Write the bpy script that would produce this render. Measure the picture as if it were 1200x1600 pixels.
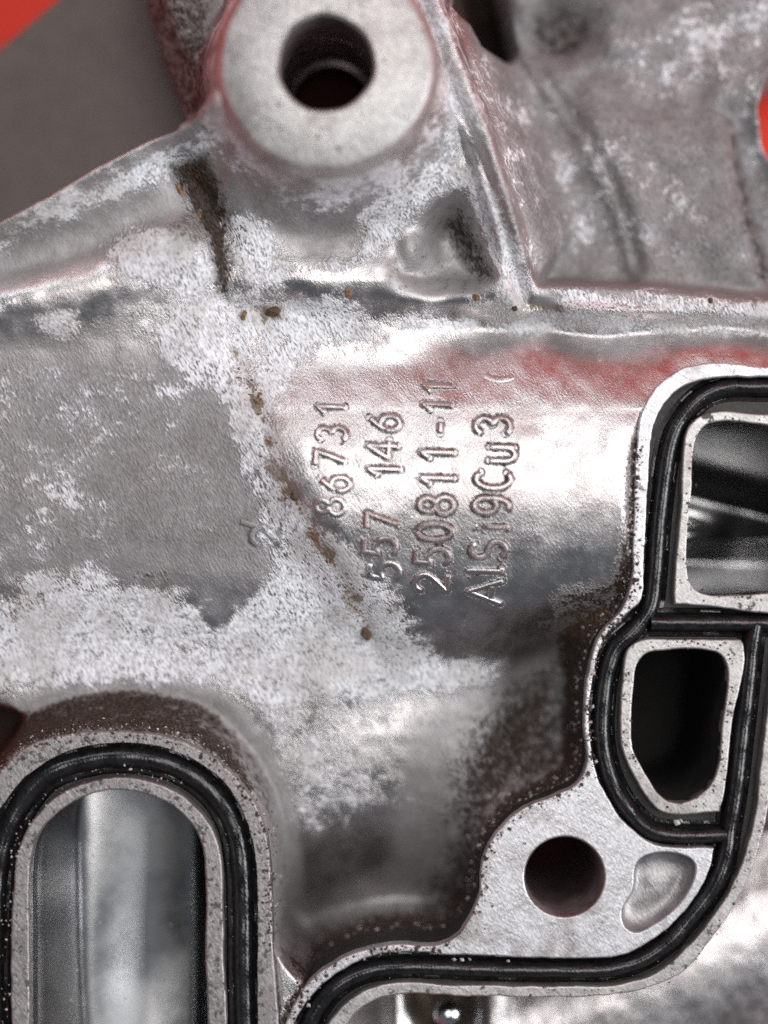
import bpy, math, random
import numpy as np
from mathutils import Vector

rng = np.random.default_rng(7)
random.seed(7)
for o in list(bpy.data.objects):
    bpy.data.objects.remove(o)
scene = bpy.context.scene
COL = scene.collection

# ------------------------------------------------------------------ scale
# drawing units: 1 unit = 0.06 mm, x to the right, y towards the viewer, z up
# z = 0 is the machined sealing plane; the tray floor lies 480 units below it
S = 6e-5
D = 3167.0
CX, CY = 600.0, 800.0
ZT = 480.0


def P(x, y, z):
    return ((x - CX) * S, (CY - y) * S, (z + ZT) * S)


# ------------------------------------------------------------------ camera
cam_d = bpy.data.cameras.new('camera')
cam = bpy.data.objects.new('camera', cam_d)
COL.objects.link(cam)
cam.location = P(CX, CY, D)
cam.rotation_euler = (0, 0, 0)
cam_d.sensor_width = 36.0
cam_d.lens = 18.0 * D / 800.0
cam_d.clip_start = 0.01
cam_d.clip_end = 20.0
cam_d.dof.use_dof = True
cam_d.dof.focus_distance = (D + 30) * S
cam_d.dof.aperture_fstop = 5.2
scene.camera = cam

# ------------------------------------------------------------------ light
world = bpy.data.worlds.new('World')
scene.world = world
world.use_nodes = True
bg = world.node_tree.nodes['Background']
bg.inputs['Color'].default_value = (0.80, 0.90, 1.0, 1)
bg.inputs['Strength'].default_value = 0.15


def area(name, loc, target, sx, sy, power, color):
    l = bpy.data.lights.new(name, 'AREA')
    l.shape = 'RECTANGLE'
    l.size, l.size_y = sx, sy
    l.energy = power
    l.color = color
    o = bpy.data.objects.new(name, l)
    COL.objects.link(o)
    o.location = loc
    d = Vector(target) - Vector(loc)
    o.rotation_euler = d.to_track_quat('-Z', 'Y').to_euler()
    return o


area('window_light', (0.10, 0.15, 0.62), (0, 0, 0.03), 0.25, 0.50, 2.3, (1.0, 0.965, 0.945))
area('right_fill', (0.62, -0.05, 0.46), (0, 0, 0.03), 0.34, 0.40, 4.4, (0.95, 0.98, 1.0))  # added fill lamp from the right to brighten the crust
area('side_light', (-0.20, 0.46, 0.50), (0, 0, 0.03), 0.30, 0.20, 0.9, (0.92, 0.96, 1.0))

scene.cycles.use_denoising = False      # keep the fine grain of the metal
scene.view_settings.view_transform = 'Standard'
scene.view_settings.look = 'None'
scene.view_settings.exposure = 0.0
scene.view_settings.gamma = 1.0
scene.view_settings.use_curve_mapping = False


# ------------------------------------------------------------------ materials
class NT:
    def __init__(s, name):
        s.mat = bpy.data.materials.new(name)
        s.mat.use_nodes = True
        s.t = s.mat.node_tree
        s.n = s.t.nodes
        s.b = s.n['Principled BSDF']

    def new(s, kind, **kw):
        nd = s.n.new(kind)
        for k, v in kw.items():
            setattr(nd, k, v)
        return nd

    def link(s, a, b):
        s.t.links.new(a, b)

    def setin(s, sock, v):
        if hasattr(v, 'is_linked') or isinstance(v, bpy.types.NodeSocket):
            s.link(v, sock)
        else:
            sock.default_value = v

    def math(s, op, a, b=None, clamp=False):
        nd = s.new('ShaderNodeMath', operation=op, use_clamp=clamp)
        s.setin(nd.inputs[0], a)
        if b is not None:
            s.setin(nd.inputs[1], b)
        return nd.outputs[0]

    def ramp(s, v, lo, hi, a=0.0, b=1.0, smooth=True):
        nd = s.new('ShaderNodeMapRange')
        nd.interpolation_type = 'SMOOTHSTEP' if smooth else 'LINEAR'
        nd.inputs['From Min'].default_value = lo
        nd.inputs['From Max'].default_value = hi
        nd.inputs['To Min'].default_value = a
        nd.inputs['To Max'].default_value = b
        s.setin(nd.inputs['Value'], v)
        return nd.outputs['Result']

    def mix(s, f, a, b):
        nd = s.new('ShaderNodeMix', data_type='RGBA')
        s.setin(nd.inputs[0], f)
        s.setin(nd.inputs[6], a)
        s.setin(nd.inputs[7], b)
        return nd.outputs[2]

    def mixf(s, f, a, b):
        nd = s.new('ShaderNodeMix', data_type='FLOAT')
        s.setin(nd.inputs[0], f)
        s.setin(nd.inputs[2], a)
        s.setin(nd.inputs[3], b)
        return nd.outputs[0]

    def attr(s, name):
        nd = s.new('ShaderNodeAttribute', attribute_name=name)
        return nd.outputs['Fac']

    def coords(s, rot=0.0, scale=(1, 1, 1), off=(0, 0, 0)):
        """object coordinates in drawing units, rotated and stretched"""
        g = s.new('ShaderNodeNewGeometry')
        m1 = s.new('ShaderNodeMapping')
        m1.inputs['Rotation'].default_value = (0, 0, rot)
        s.link(g.outputs['Position'], m1.inputs['Vector'])
        m2 = s.new('ShaderNodeMapping')
        m2.inputs['Scale'].default_value = tuple(c / S for c in scale)
        m2.inputs['Location'].default_value = off
        s.link(m1.outputs[0], m2.inputs['Vector'])
        return m2.outputs[0]

    def noise(s, vec, scale=1.0, detail=3.0, rough=0.55):
        nd = s.new('ShaderNodeTexNoise')
        nd.inputs['Scale'].default_value = scale
        nd.inputs['Detail'].default_value = detail
        nd.inputs['Roughness'].default_value = rough
        s.link(vec, nd.inputs['Vector'])
        return nd.outputs['Fac']

    def bump(s, h, dist, strength=1.0, normal=None):
        nd = s.new('ShaderNodeBump')
        nd.inputs['Distance'].default_value = dist * S
        nd.inputs['Strength'].default_value = strength
        s.setin(nd.inputs['Height'], h)
        if normal is not None:
            s.link(normal, nd.inputs['Normal'])
        return nd.outputs[0]


ROT = math.radians(62)      # the casting grain runs steeply down to the right


def mat_cast(name='cast_aluminium', base=(0.56, 0.54, 0.54), rough=0.33):
    m = NT(name)
    iso = m.coords()
    grain = m.coords(ROT, (1 / 9.0, 1 / 3.2, 1 / 3.2))
    fine = m.coords(ROT, (1 / 7.0, 1 / 3.0, 1 / 3.0), (13, 7, 3))
    n_big = m.noise(iso, 1 / 48.0, 5.0, 0.62)
    n_mid = m.noise(iso, 1 / 15.0, 4.0, 0.62)
    n_gr = m.noise(grain, 1.0, 2.0, 0.55)
    n_fi = m.noise(fine, 1.0, 2.0, 0.6)
    n_pit = m.noise(iso, 1 / 2.6, 2.0, 0.7)
    corr = m.attr('corrosion')
    dirt = m.attr('grime_shade')  # mask of dirt and painted shade
    rust = m.attr('rust')
    rgh = m.attr('coarse')
    film = m.attr('film')
    # corrosion cover: attribute gives the extent, noise its ragged edge
    a = m.math('MULTIPLY', m.math('SUBTRACT', n_big, 0.5), 1.6)
    b = m.math('MULTIPLY', m.math('SUBTRACT', n_mid, 0.5), 1.2)
    c = m.math('MULTIPLY', m.math('SUBTRACT', n_gr, 0.5), 0.75)
    cc = m.math('SUBTRACT', m.math('MULTIPLY', corr, 1.22), 0.24)
    tot = m.math('ADD', m.math('ADD', cc, a), m.math('ADD', b, c))
    cover = m.math('MULTIPLY', m.ramp(tot, 0.28, 0.74), m.ramp(n_mid, 0.34, 0.56, 0.62, 1.0))
    veil = m.math('MULTIPLY', m.ramp(tot, 0.05, 0.50), m.ramp(n_pit, 0.35, 0.65, 0.05, 0.30))
    cover = m.math('MAXIMUM', cover, veil)
    pits = m.ramp(m.math('ADD', m.math('MULTIPLY', n_gr, 0.62), m.math('MULTIPLY', n_mid, 0.38)), 0.405, 0.455, 1.0, 0.0)
    pits = m.math('MULTIPLY', pits, m.ramp(n_big, 0.38, 0.60, 1.0, 0.15))
    cover2 = m.math('MULTIPLY', cover, m.math('SUBTRACT', 1.0, m.math('MULTIPLY', pits, 0.8)))
    # metal
    metal = m.mix(m.ramp(n_big, 0.3, 0.7), (base[0] * .93, base[1] * .92, base[2] * .92, 1), (base[0] * 1.06, base[1] * 1.05, base[2] * 1.05, 1))
    oil = m.noise(m.coords(0, (1, 1, 1), (77, 3, 9)), 1 / 95.0, 5.0, 0.65)
    metal = m.mix(m.ramp(oil, 0.46, 0.68, 0.0, 0.5), metal, (0.38, 0.34, 0.32, 1))
    metal = m.mix(m.math('MULTIPLY', film, m.ramp(n_mid, 0.25, 0.7, 0.6, 1.0)), metal, m.mix(m.ramp(m.math('ADD', m.math('MULTIPLY', n_mid, 0.55), m.math('MULTIPLY', n_gr, 0.45)), 0.36, 0.62), (0.050, 0.045, 0.044, 1), (0.175, 0.165, 0.168, 1)))
    oxide = m.mix(m.ramp(n_gr, 0.30, 0.66), (0.40, 0.40, 0.41, 1), (0.83, 0.835, 0.875, 1))
    oxide = m.mix(m.ramp(oil, 0.42, 0.62, 0.0, 0.6), oxide, (0.42, 0.395, 0.38, 1))
    col = m.mix(cover2, metal, oxide)
    # dark specks in the crust
    col = m.mix(m.math('MULTIPLY', m.math('MULTIPLY', pits, cover), 0.82), col, (0.035, 0.035, 0.04, 1))
    # dirt and painted shade
    g = m.math('ADD', dirt, m.math('ADD', m.math('MULTIPLY', m.math('SUBTRACT', n_mid, 0.5), 0.9), m.math('MULTIPLY', m.math('SUBTRACT', n_gr, 0.5), 0.8)))
    gm = m.ramp(g, 0.32, 0.78)
    gcol = m.mix(m.ramp(n_fi, 0.35, 0.7), (0.012, 0.008, 0.0065, 1), (0.062, 0.040, 0.030, 1))
    col = m.mix(gm, col, gcol)
    r = m.math('ADD', rust, m.math('ADD', m.math('MULTIPLY', m.math('SUBTRACT', n_mid, 0.5), 1.0), m.math('MULTIPLY', m.math('SUBTRACT', n_gr, 0.5), 1.7)))
    rm = m.ramp(r, 0.42, 0.70)
    rcol = m.mix(m.ramp(n_fi, 0.35, 0.7), (0.045, 0.026, 0.014, 1), (0.21, 0.125, 0.062, 1))
    col = m.mix(m.math('MULTIPLY', rm, 0.85), col, rcol)
    m.link(col, m.b.inputs['Base Color'])
    dull = m.math('MAXIMUM', cover2, m.math('MULTIPLY', m.math('MAXIMUM', gm, rm), 0.85))
    dull = m.math('MAXIMUM', dull, m.math('MULTIPLY', film, 0.72))
    m.link(m.ramp(dull, 0.0, 1.0, 1.0, 0.0), m.b.inputs['Metallic'])
    rr = m.mixf(dull, m.math('ADD', m.ramp(n_mid, 0.2, 0.8, -0.04, 0.05), m.ramp(n_big, 0.3, 0.7, rough - 0.05, rough + 0.09)), 0.75)
    rr = m.math('ADD', rr, m.math('MULTIPLY', rgh, 0.08))
    m.link(rr, m.b.inputs['Roughness'])
    m.b.inputs['Specular IOR Level'].default_value = 0.3
    # relief
    h1 = m.math('MULTIPLY', n_gr, m.math('ADD', 0.24, m.math('MULTIPLY', rgh, 0.8)))
    h2 = m.math('MULTIPLY', cover2, 0.42)
    h3 = m.math('MULTIPLY', m.math('MULTIPLY', n_fi, m.math('MAXIMUM', gm, cover)), 0.9)
    h1 = m.math('ADD', h1, m.math('MULTIPLY', n_pit, 0.22))
    h = m.math('ADD', h1, m.math('ADD', h2, h3))
    m.link(m.bump(h, 2.6, 0.75), m.b.inputs['Normal'])
    return m.mat


def mat_machined(name, base=(0.72, 0.72, 0.745), rough=0.42, speck=0.365, metal=0.75, streak=0.35, relief=1.6):
    m = NT(name)
    iso = m.coords()
    fine = m.coords(ROT, (1 / 8.0, 1 / 3.5, 1 / 3.5), (5, 9, 1))
    n1 = m.noise(iso, 1 / 40.0, 4.0, 0.6)
    n2 = m.noise(iso, 1 / 9.0, 3.0, 0.6)
    n3 = m.noise(fine, 1.0, 2.0, 0.6)
    col = m.mix(m.ramp(n1, 0.3, 0.7), tuple(c * 0.78 for c in base) + (1,), base + (1,))
    col = m.mix(m.ramp(n3, 0.40, 0.62, streak, 0.0), col, (0.22, 0.21, 0.21, 1))
    scr = m.noise(m.coords(math.radians(28), (1 / 90.0, 1 / 2.2, 1 / 2.2), (1, 6, 2)), 1.0, 2.0, 0.5)
    col = m.mix(m.ramp(scr, 0.57, 0.68, 0.0, 0.65), col, (0.25, 0.24, 0.24, 1))
    stain = m.noise(m.coords(0, (1, 1, 1), (31, 12, 4)), 1 / 70.0, 5.0, 0.65)
    col = m.mix(m.ramp(stain, 0.50, 0.66, 0.0, 0.7), col, (0.27, 0.245, 0.235, 1))
    sp = m.ramp(m.math('ADD', m.math('MULTIPLY', n2, 0.7), m.math('MULTIPLY', n1, 0.3)), speck - 0.05, speck, 1.0, 0.0)
    col = m.mix(m.math('MULTIPLY', sp, 0.9), col, (0.05, 0.045, 0.042, 1))
    m.link(col, m.b.inputs['Base Color'])
    m.link(m.ramp(sp, 0, 1, metal, 0.0), m.b.inputs['Metallic'])
    m.link(m.mixf(sp, m.ramp(n1, 0.3, 0.7, rough - 0.06, rough + 0.1), 0.8), m.b.inputs['Roughness'])
    h = m.math('ADD', m.math('MULTIPLY', n3, 0.6), m.math('MULTIPLY', n2, 0.6))
    m.link(m.bump(h, relief, 0.5), m.b.inputs['Normal'])
    return m.mat


def mat_simple(name, c1, c2, metal, rough, scale=20.0, bumpd=0.6, streak=True):
    m = NT(name)
    iso = m.coords()
    fine = m.coords(ROT, (1 / 9.0, 1 / 3.5, 1 / 3.5), (2, 4, 8)) if streak else iso
    n1 = m.noise(iso, 1 / scale, 4.0, 0.6)
    n2 = m.noise(fine, 1.0 if streak else 1 / 4.0, 2.0, 0.6)
    f = m.ramp(m.math('ADD', m.math('MULTIPLY', n1, 0.6), m.math('MULTIPLY', n2, 0.4)), 0.34, 0.66)
    m.link(m.mix(f, c1 + (1,), c2 + (1,)), m.b.inputs['Base Color'])
    m.b.inputs['Metallic'].default_value = metal
    m.link(m.ramp(n1, 0.3, 0.7, max(0.03, rough - 0.05), rough + 0.08), m.b.inputs['Roughness'])
    if bumpd:
        m.link(m.bump(n2, bumpd, 0.6), m.b.inputs['Normal'])
    return m.mat


M_CAST = mat_cast()
M_LAND = mat_machined('machined_aluminium')
M_RIM = mat_machined('speckled_machined_rim', (0.56, 0.545, 0.53), 0.42, 0.425)
M_RIMD = mat_machined('grimy_machined_rim', (0.42, 0.385, 0.39), 0.45, 0.455, 0.7, 0.9)
M_BOSS = mat_machined('worn_boss_face', (0.60, 0.59, 0.575), 0.46, 0.40, 0.65, 0.55, 2.4)
M_BORE = mat_simple('dark_oily_bore', (0.17, 0.12, 0.12), (0.34, 0.26, 0.26), 0.45, 0.38, 30, 0.8)
M_HOLESHADE = mat_simple('painted_hole_shade', (0.016, 0.0035, 0.003), (0.045, 0.008, 0.006), 0.0, 0.6, 18, 0.6)  # dark red painted for the shaded tray seen through the holes
M_HOLESHADE.node_tree.nodes['Principled BSDF'].inputs['Specular IOR Level'].default_value = 0.08
M_SMOOTH = mat_simple('smooth_port_metal', (0.50, 0.50, 0.51), (0.55, 0.545, 0.545), 1.0, 0.25, 160, 0.12)
M_BLACK = mat_simple('black_passage', (0.005, 0.0045, 0.0045), (0.014, 0.012, 0.011), 0.0, 0.8, 30, 0.8)  # near-black colour of the port passages
M_WALL = mat_simple('grimy_flange_wall', (0.06, 0.05, 0.045), (0.30, 0.27, 0.25), 0.5, 0.5, 14, 1.5)
M_GROOVE = mat_simple('oily_black_groove', (0.006, 0.005, 0.005), (0.022, 0.018, 0.016), 0.0, 0.5, 14, 1.2)
M_RUB = mat_simple('black_rubber', (0.004, 0.004, 0.005), (0.016, 0.015, 0.016), 0.0, 0.20, 16, 1.2)
M_PLATE = mat_simple('dull_grey_plate', (0.085, 0.072, 0.066), (0.140, 0.122, 0.114), 0.3, 0.62, 40, 2.2)
M_CRUMB = mat_simple('rusty_crumb', (0.085, 0.040, 0.018), (0.27, 0.145, 0.06), 0.0, 0.7, 5, 1.0, False)
M_CRUMBD = mat_simple('dark_crumb', (0.035, 0.018, 0.010), (0.11, 0.06, 0.03), 0.0, 0.7, 5, 1.0, False)
M_GRIT = mat_simple('pale_grit', (0.30, 0.27, 0.25), (0.70, 0.66, 0.62), 0.2, 0.5, 3, 0.0, False)
M_GRITD = mat_simple('dark_grit', (0.02, 0.015, 0.012), (0.08, 0.06, 0.05), 0.0, 0.6, 3, 0.0, False)
M_OIL = mat_simple('brown_oil', (0.025, 0.010, 0.004), (0.10, 0.045, 0.015), 0.1, 0.12, 16, 0.5, False)
M_STEEL = mat_simple('polished_steel', (0.62, 0.64, 0.66), (0.70, 0.72, 0.74), 1.0, 0.06, 30, 0.0, False)
M_RED = mat_simple('red_tray_plastic', (0.60, 0.026, 0.009), (0.68, 0.034, 0.012), 0.0, 0.5, 200, 0.4, False)
M_RED.node_tree.nodes['Principled BSDF'].inputs['Specular IOR Level'].default_value = 0.25


# ------------------------------------------------------------------ 2-D helpers
def warp(pts, z):
    """points seen at height z -> their place in the drawing plane"""
    p = np.asarray(pts, float)
    return np.array([CX, CY]) + (p - np.array([CX, CY])) * (D - z) / D


def sdf(px, py, poly):
    poly = np.asarray(poly, np.float32)
    n = len(poly)
    d = np.full(px.shape, 1e12, np.float32)
    s = np.zeros(px.shape, bool)
    for i in range(n):
        ax, ay = poly[i]
        bx, by = poly[(i + 1) % n]
        ex, ey = bx - ax, by - ay
        wx, wy = px - ax, py - ay
        t = np.clip((wx * ex + wy * ey) / max(ex * ex + ey * ey, 1e-6), 0, 1)
        dx, dy = wx - ex * t, wy - ey * t
        d = np.minimum(d, dx * dx + dy * dy)
        c = ((ay <= py) != (by <= py)) & (px < ex * (py - ay) / (ey if abs(ey) > 1e-9 else 1e-9) + ax)
        s ^= c
    d = np.sqrt(d)
    return np.where(s, -d, d)


def dline(px, py, pts):
    """distance to an open polyline, side (+ = right of travel), parameter 0..1"""
    pts = np.asarray(pts, np.float32)
    d = np.full(px.shape, 1e12, np.float32)
    side = np.zeros(px.shape, np.float32)
    par = np.zeros(px.shape, np.float32)
    n = len(pts) - 1
    for i in range(n):
        ax, ay = pts[i]
        bx, by = pts[i + 1]
        ex, ey = bx - ax, by - ay
        wx, wy = px - ax, py - ay
        t = np.clip((wx * ex + wy * ey) / (ex * ex + ey * ey), 0, 1)
        dd = (wx - ex * t) ** 2 + (wy - ey * t) ** 2
        m = dd < d
        d = np.where(m, dd, d)
        side = np.where(m, ex * wy - ey * wx, side)
        par = np.where(m, (i + t) / n, par)
    return np.sqrt(d), np.sign(side), par


def ss(a, b, x):
    t = np.clip((x - a) / (b - a), 0, 1)
    return t * t * (3 - 2 * t)


def vnoise(px, py, scale, seed):
    r = np.random.default_rng(seed)
    g = r.random((128, 128)).astype(np.float32)
    u, v = px / scale + 40, py / scale + 40
    i, j = np.floor(u).astype(int), np.floor(v).astype(int)
    fu, fv = u - i, v - j
    fu, fv = fu * fu * (3 - 2 * fu), fv * fv * (3 - 2 * fv)
    i0, i1, j0, j1 = i % 128, (i + 1) % 128, j % 128, (j + 1) % 128
    return (g[j0, i0] * (1 - fu) + g[j0, i1] * fu) * (1 - fv) + (g[j1, i0] * (1 - fu) + g[j1, i1] * fu) * fv - 0.5


def smooth_path(pts, closed=False, step=5.0, sharp=55):
    """Catmull-Rom through the points, corners sharper than `sharp` stay corners"""
    p = [np.array(q, float) for q in pts]
    n = len(p)
    tan = []
    for i in range(n):
        a = p[(i - 1) % n] if closed or i > 0 else p[i]
        b = p[(i + 1) % n] if closed or i < n - 1 else p[i]
        u, v = p[i] - a, b - p[i]
        lu, lv = np.linalg.norm(u), np.linalg.norm(v)
        if lu < 1e-6 or lv < 1e-6:
            tan.append(None if lu < 1e-6 and lv < 1e-6 else (u if lu > lv else v) / max(lu, lv))
            continue
        ang = math.degrees(math.acos(max(-1, min(1, float(np.dot(u, v) / lu / lv)))))
        if ang > sharp:
            tan.append(None)
        else:
            t = u / lu + v / lv
            tan.append(t / np.linalg.norm(t))
    out = []
    for i in range(n if closed else n - 1):
        a, b = p[i], p[(i + 1) % n]
        L = np.linalg.norm(b - a)
        ta = tan[i] if tan[i] is not None else (b - a) / max(L, 1e-6)
        tb = tan[(i + 1) % n] if tan[(i + 1) % n] is not None else (b - a) / max(L, 1e-6)
        k = max(1, int(L / step))
        for j in range(k):
            t = j / k
            h = np.array([2 * t ** 3 - 3 * t ** 2 + 1, t ** 3 - 2 * t ** 2 + t, -2 * t ** 3 + 3 * t ** 2, t ** 3 - t ** 2])
            out.append(h[0] * a + h[1] * L * ta + h[2] * b + h[3] * L * tb)
    if not closed:
        out.append(p[-1])
    return np.array(out)


def link(name, me, mat, parent=None, smooth_angle=35):
    me.name = name
    if mat and not me.materials:
        me.materials.append(mat)
    if smooth_angle is not None and len(me.polygons):
        me.polygons.foreach_set('use_smooth', [True] * len(me.polygons))
        me.set_sharp_from_angle(angle=math.radians(smooth_angle))
    o = bpy.data.objects.new(name, me)
    COL.objects.link(o)
    if parent:
        o.parent = parent
        o.matrix_parent_inverse = parent.matrix_world.inverted()
    return o


def from_lists(name, verts, faces, mat, parent=None, smooth_angle=35):
    me = bpy.data.meshes.new(name)
    me.from_pydata([tuple(v) for v in verts], [], faces)
    me.update()
    return link(name, me, mat, parent, smooth_angle)


def plate(name, loops, ztop, zbot, bevel, mat, parent=None):
    """flat extruded plate; the first loop is the outline, the rest are openings"""
    cu = bpy.data.curves.new(name + '_curve', 'CURVE')
    cu.dimensions = '2D'
    cu.fill_mode = 'BOTH'
    for lp in loops:
        sp = cu.splines.new('POLY')
        sp.points.add(len(lp) - 1)
        for i, (x, y) in enumerate(lp):
            sp.points[i].co = ((x - CX) * S, (CY - y) * S, 0, 1)
        sp.use_cyclic_u = True
    th = ztop - zbot
    cu.extrude = max(th / 2 - bevel, 0.01) * S
    cu.bevel_depth = bevel * S
    cu.bevel_resolution = 2
    cu.offset = -bevel * S
    tmp = bpy.data.objects.new('tmp', cu)
    COL.objects.link(tmp)
    dg = bpy.context.evaluated_depsgraph_get()
    me = bpy.data.meshes.new_from_object(tmp.evaluated_get(dg))
    bpy.data.objects.remove(tmp)
    bpy.data.curves.remove(cu)
    zc = ((ztop + zbot) / 2 + ZT) * S
    me.transform(__import__('mathutils').Matrix.Translation((0, 0, zc)))
    me.materials.clear()
    return link(name, me, mat, parent, 40)


def loft(name, loops, mat, parent=None, cap=False, flip=False, smooth_angle=50):
    """loops: list of (points Nx2, z)"""
    v, f = [], []
    n = len(loops[0][0])
    for pts, z in loops:
        for (x, y) in pts:
            v.append(P(x, y, z))
    for k in range(len(loops) - 1):
        for i in range(n):
            j = (i + 1) % n
            q = (k * n + i, k * n + j, (k + 1) * n + j, (k + 1) * n + i)
            f.append(q[::-1] if flip else q)
    if cap:
        b = (len(loops) - 1) * n
        f.append(tuple(range(b, b + n)))
    return from_lists(name, v, f, mat, parent, smooth_angle)


def sweep(verts, faces, path, prof, z0, close=False):
    """sweep a cross-section (list of (offset, height)) along a 2-D path"""
    n, k = len(path), len(prof)
    base = len(verts)
    for i in range(n):
        a = path[i - 1] if i > 0 else path[0]
        b = path[i + 1] if i < n - 1 else path[-1]
        t = np.array(b) - np.array(a)
        t = t / max(np.linalg.norm(t), 1e-9)
        nx, ny = -t[1], t[0]
        for (o, h) in prof:
            verts.append(P(path[i][0] + nx * o, path[i][1] + ny * o, z0 + h))
    for i in range(n - 1):
        for j in range(k - 1):
            a = base + i * k + j
            faces.append((a, a + 1, a + k + 1, a + k))


def empty(name, loc):
    o = bpy.data.objects.new(name, None)
    o.empty_display_size = 0.01
    COL.objects.link(o)
    o.location = loc
    bpy.context.view_layer.update()
    return o


def tag(o, label=None, cat=None, group=None, kind=None):
    if label:
        o['label'] = label
    if cat:
        o['category'] = cat
    if group:
        o['group'] = group
    if kind:
        o['kind'] = kind
    return o


# ------------------------------------------------------------------ tray
def build_tray():
    hx0, hx1, hy0, hy1 = -4200, 5400, -1250, 6200
    t, h, r = 60, 2900, 90
    v, f = [], []

    def ring(off, z):
        pts = []
        for (cx, cy, a0) in ((hx1 - r - 0, hy1 - r, 0), (hx0 + r, hy1 - r, 90), (hx0 + r, hy0 + r, 180), (hx1 - r, hy0 + r, 270)):
            for k in range(7):
                a = math.radians(a0 + 15 * k)
                low = 0.24 if cy > 0 else 1.0          # added unseen back wall, high for red reflections; front lip low
                zz = -ZT + (z + ZT) * (low if z > -ZT + 100 else 1.0)
                oo = off * (0.3 if (cy > 0 and off > 100) else 1.0)
                pts.append(P(cx + (r + oo) * math.cos(a), cy + (r + oo) * math.sin(a), zz))
        return pts
    rings = [ring(-70, -ZT), ring(-25, -ZT + 18), ring(-5, -ZT + 60), ring(1700, -ZT + h), ring(1730, -ZT + h + 20), ring(1790, -ZT + h + 20),
             ring(1800, -ZT + h - 40), ring(1740, -ZT + h - 40), ring(40, -ZT - 30)]
    for rg in rings:
        v += rg
    n = len(rings[0])
    for k in range(len(rings) - 1):
        for i in range(n):
            j = (i + 1) % n
            f.append((k * n + i, k * n + j, (k + 1) * n + j, (k + 1) * n + i))
    f.append(tuple(range(n)))
    return tag(from_lists('tray', v, f, M_RED, None, 40), kind='structure')


build_tray()

# ------------------------------------------------------------------ housing
housing = empty('engine_housing', P(600, 800, -ZT))
tag(housing, 'corroded cast aluminium engine housing with bolt boss, ports and cast lettering', 'engine part')

def rough_edge(poly, amp=0.9, seed=1):
    poly = np.asarray(poly, float)
    t = np.roll(poly, -1, 0) - np.roll(poly, 1, 0)
    t = t / np.maximum(np.linalg.norm(t, axis=1, keepdims=True), 1e-6)
    x, y = poly[:, 0], poly[:, 1]
    n = vnoise(x, y, 26, seed) * 1.6 + vnoise(x, y, 9, seed + 1) * 1.3
    return poly + np.stack([-t[:, 1] * n, t[:, 0] * n], 1) * amp


# ---- traced outlines (drawing plane)
BOSS_C = warp([(509, 98)], 130)[0]
BOSS_R = 168 * (D - 130) / D
BOSS_H = 74 * (D - 130) / D
Z_BOSS = 130.0

outer_edge = [(1345, 574), (1198, 574), (1105, 567), (1064, 577), (1026, 605), (1004, 640), (996, 685), (992, 750), (989, 850), (985, 915),
              (968, 957), (939, 990), (921, 1040), (913, 1130), (917, 1190), (905, 1222), (867, 1243), (813, 1267), (773, 1307),
              (753, 1347), (750, 1393), (734, 1433), (714, 1462), (690, 1476), (620, 1476), (567, 1485), (520, 1506), (475, 1545),
              (446, 1600), (430, 1700)]
groove_out = [(447, 1700), (457, 1610), (487, 1556), (527, 1521), (567, 1499), (620, 1488), (700, 1491), (820, 1496), (933, 1497), (972, 1492),
              (1009, 1475), (1056, 1439), (1100, 1380), (1117, 1324), (1060, 1325), (1022, 1319), (990, 1299), (955, 1255), (931, 1205), (921, 1150),
              (921, 1105), (926, 1060), (937, 1012), (955, 981), (985, 955), (1002, 935), (1005, 895), (1011, 770), (1017, 690), (1029, 644),
              (1054, 613), (1089, 596), (1137, 589), (1198, 589), (1345, 589)]
low_outer = [(1345, 1018), (1242, 1023), (1222, 1060), (1212, 1150), (1200, 1260), (1181, 1340), (1148, 1413), (1108, 1473), (1067, 1518),
             (1000, 1547), (920, 1557), (733, 1557), (600, 1557), (560, 1578), (530, 1625), (515, 1700)]
low_groove = [(495, 1700), (510, 1605), (533, 1575), (567, 1551), (600, 1538), (733, 1540), (867, 1541), (953, 1540), (1000, 1531), (1040, 1512),
              (1093, 1459), (1140, 1393), (1167, 1327), (1181, 1260), (1193, 1160), (1203, 1080), (1212, 1012), (1236, 1001), (1345, 999)]
flange_outline = smooth_path(outer_edge + low_outer[::-1], True, 6)
land_a = smooth_path(outer_edge + groove_out, True, 5)
land_b = smooth_path(low_outer + low_groove, True, 5)
port1_out = smooth_path([(1054, 944), (1053, 916), (1060, 837), (1065, 773), (1067, 710), (1073, 674), (1088, 654), (1111, 644), (1198, 648), (1310, 651), (1318, 660), (1318, 935), (1310, 944)], True, 5)
port1_in = smooth_path([(1073, 884), (1078, 909), (1089, 923), (1105, 929), (1198, 927), (1288, 926), (1298, 915), (1298, 680), (1288, 667), (1198, 664), (1121, 659), (1100, 667), (1088, 685), (1083, 710), (1080, 773), (1074, 837)], True, 5)
port2_out = smooth_path([(982, 1014), (1002, 1001), (1050, 999), (1157, 1000), (1161, 1006), (1144, 1129), (1130, 1247), (1124, 1268), (1036, 1269), (1019, 1257), (989, 1210), (972, 1169), (969, 1129), (973, 1061)], True, 5)
port2_in = smooth_path([(995, 1038), (1009, 1021), (1036, 1016), (1107, 1016), (1127, 1024), (1137, 1044), (1136, 1078), (1129, 1129), (1122, 1196), (1110, 1227), (1083, 1249), (1056, 1255), (1036, 1247), (1009, 1210), (989, 1169), (986, 1129), (990, 1071)], True, 5)
recess = smooth_path([(972, 1422), (976, 1447), (992, 1457), (1022, 1445), (1063, 1411), (1086, 1366), (1085, 1349), (1070, 1337), (1009, 1337), (995, 1349), (988, 1392)], True, 4)


def circle(c, r, n=64):
    return np.array([(c[0] + r * math.cos(2 * math.pi * k / n), c[1] + r * math.sin(2 * math.pi * k / n)) for k in range(n)])


BOLT_C, BOLT_R = (882, 1370), 63

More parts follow.
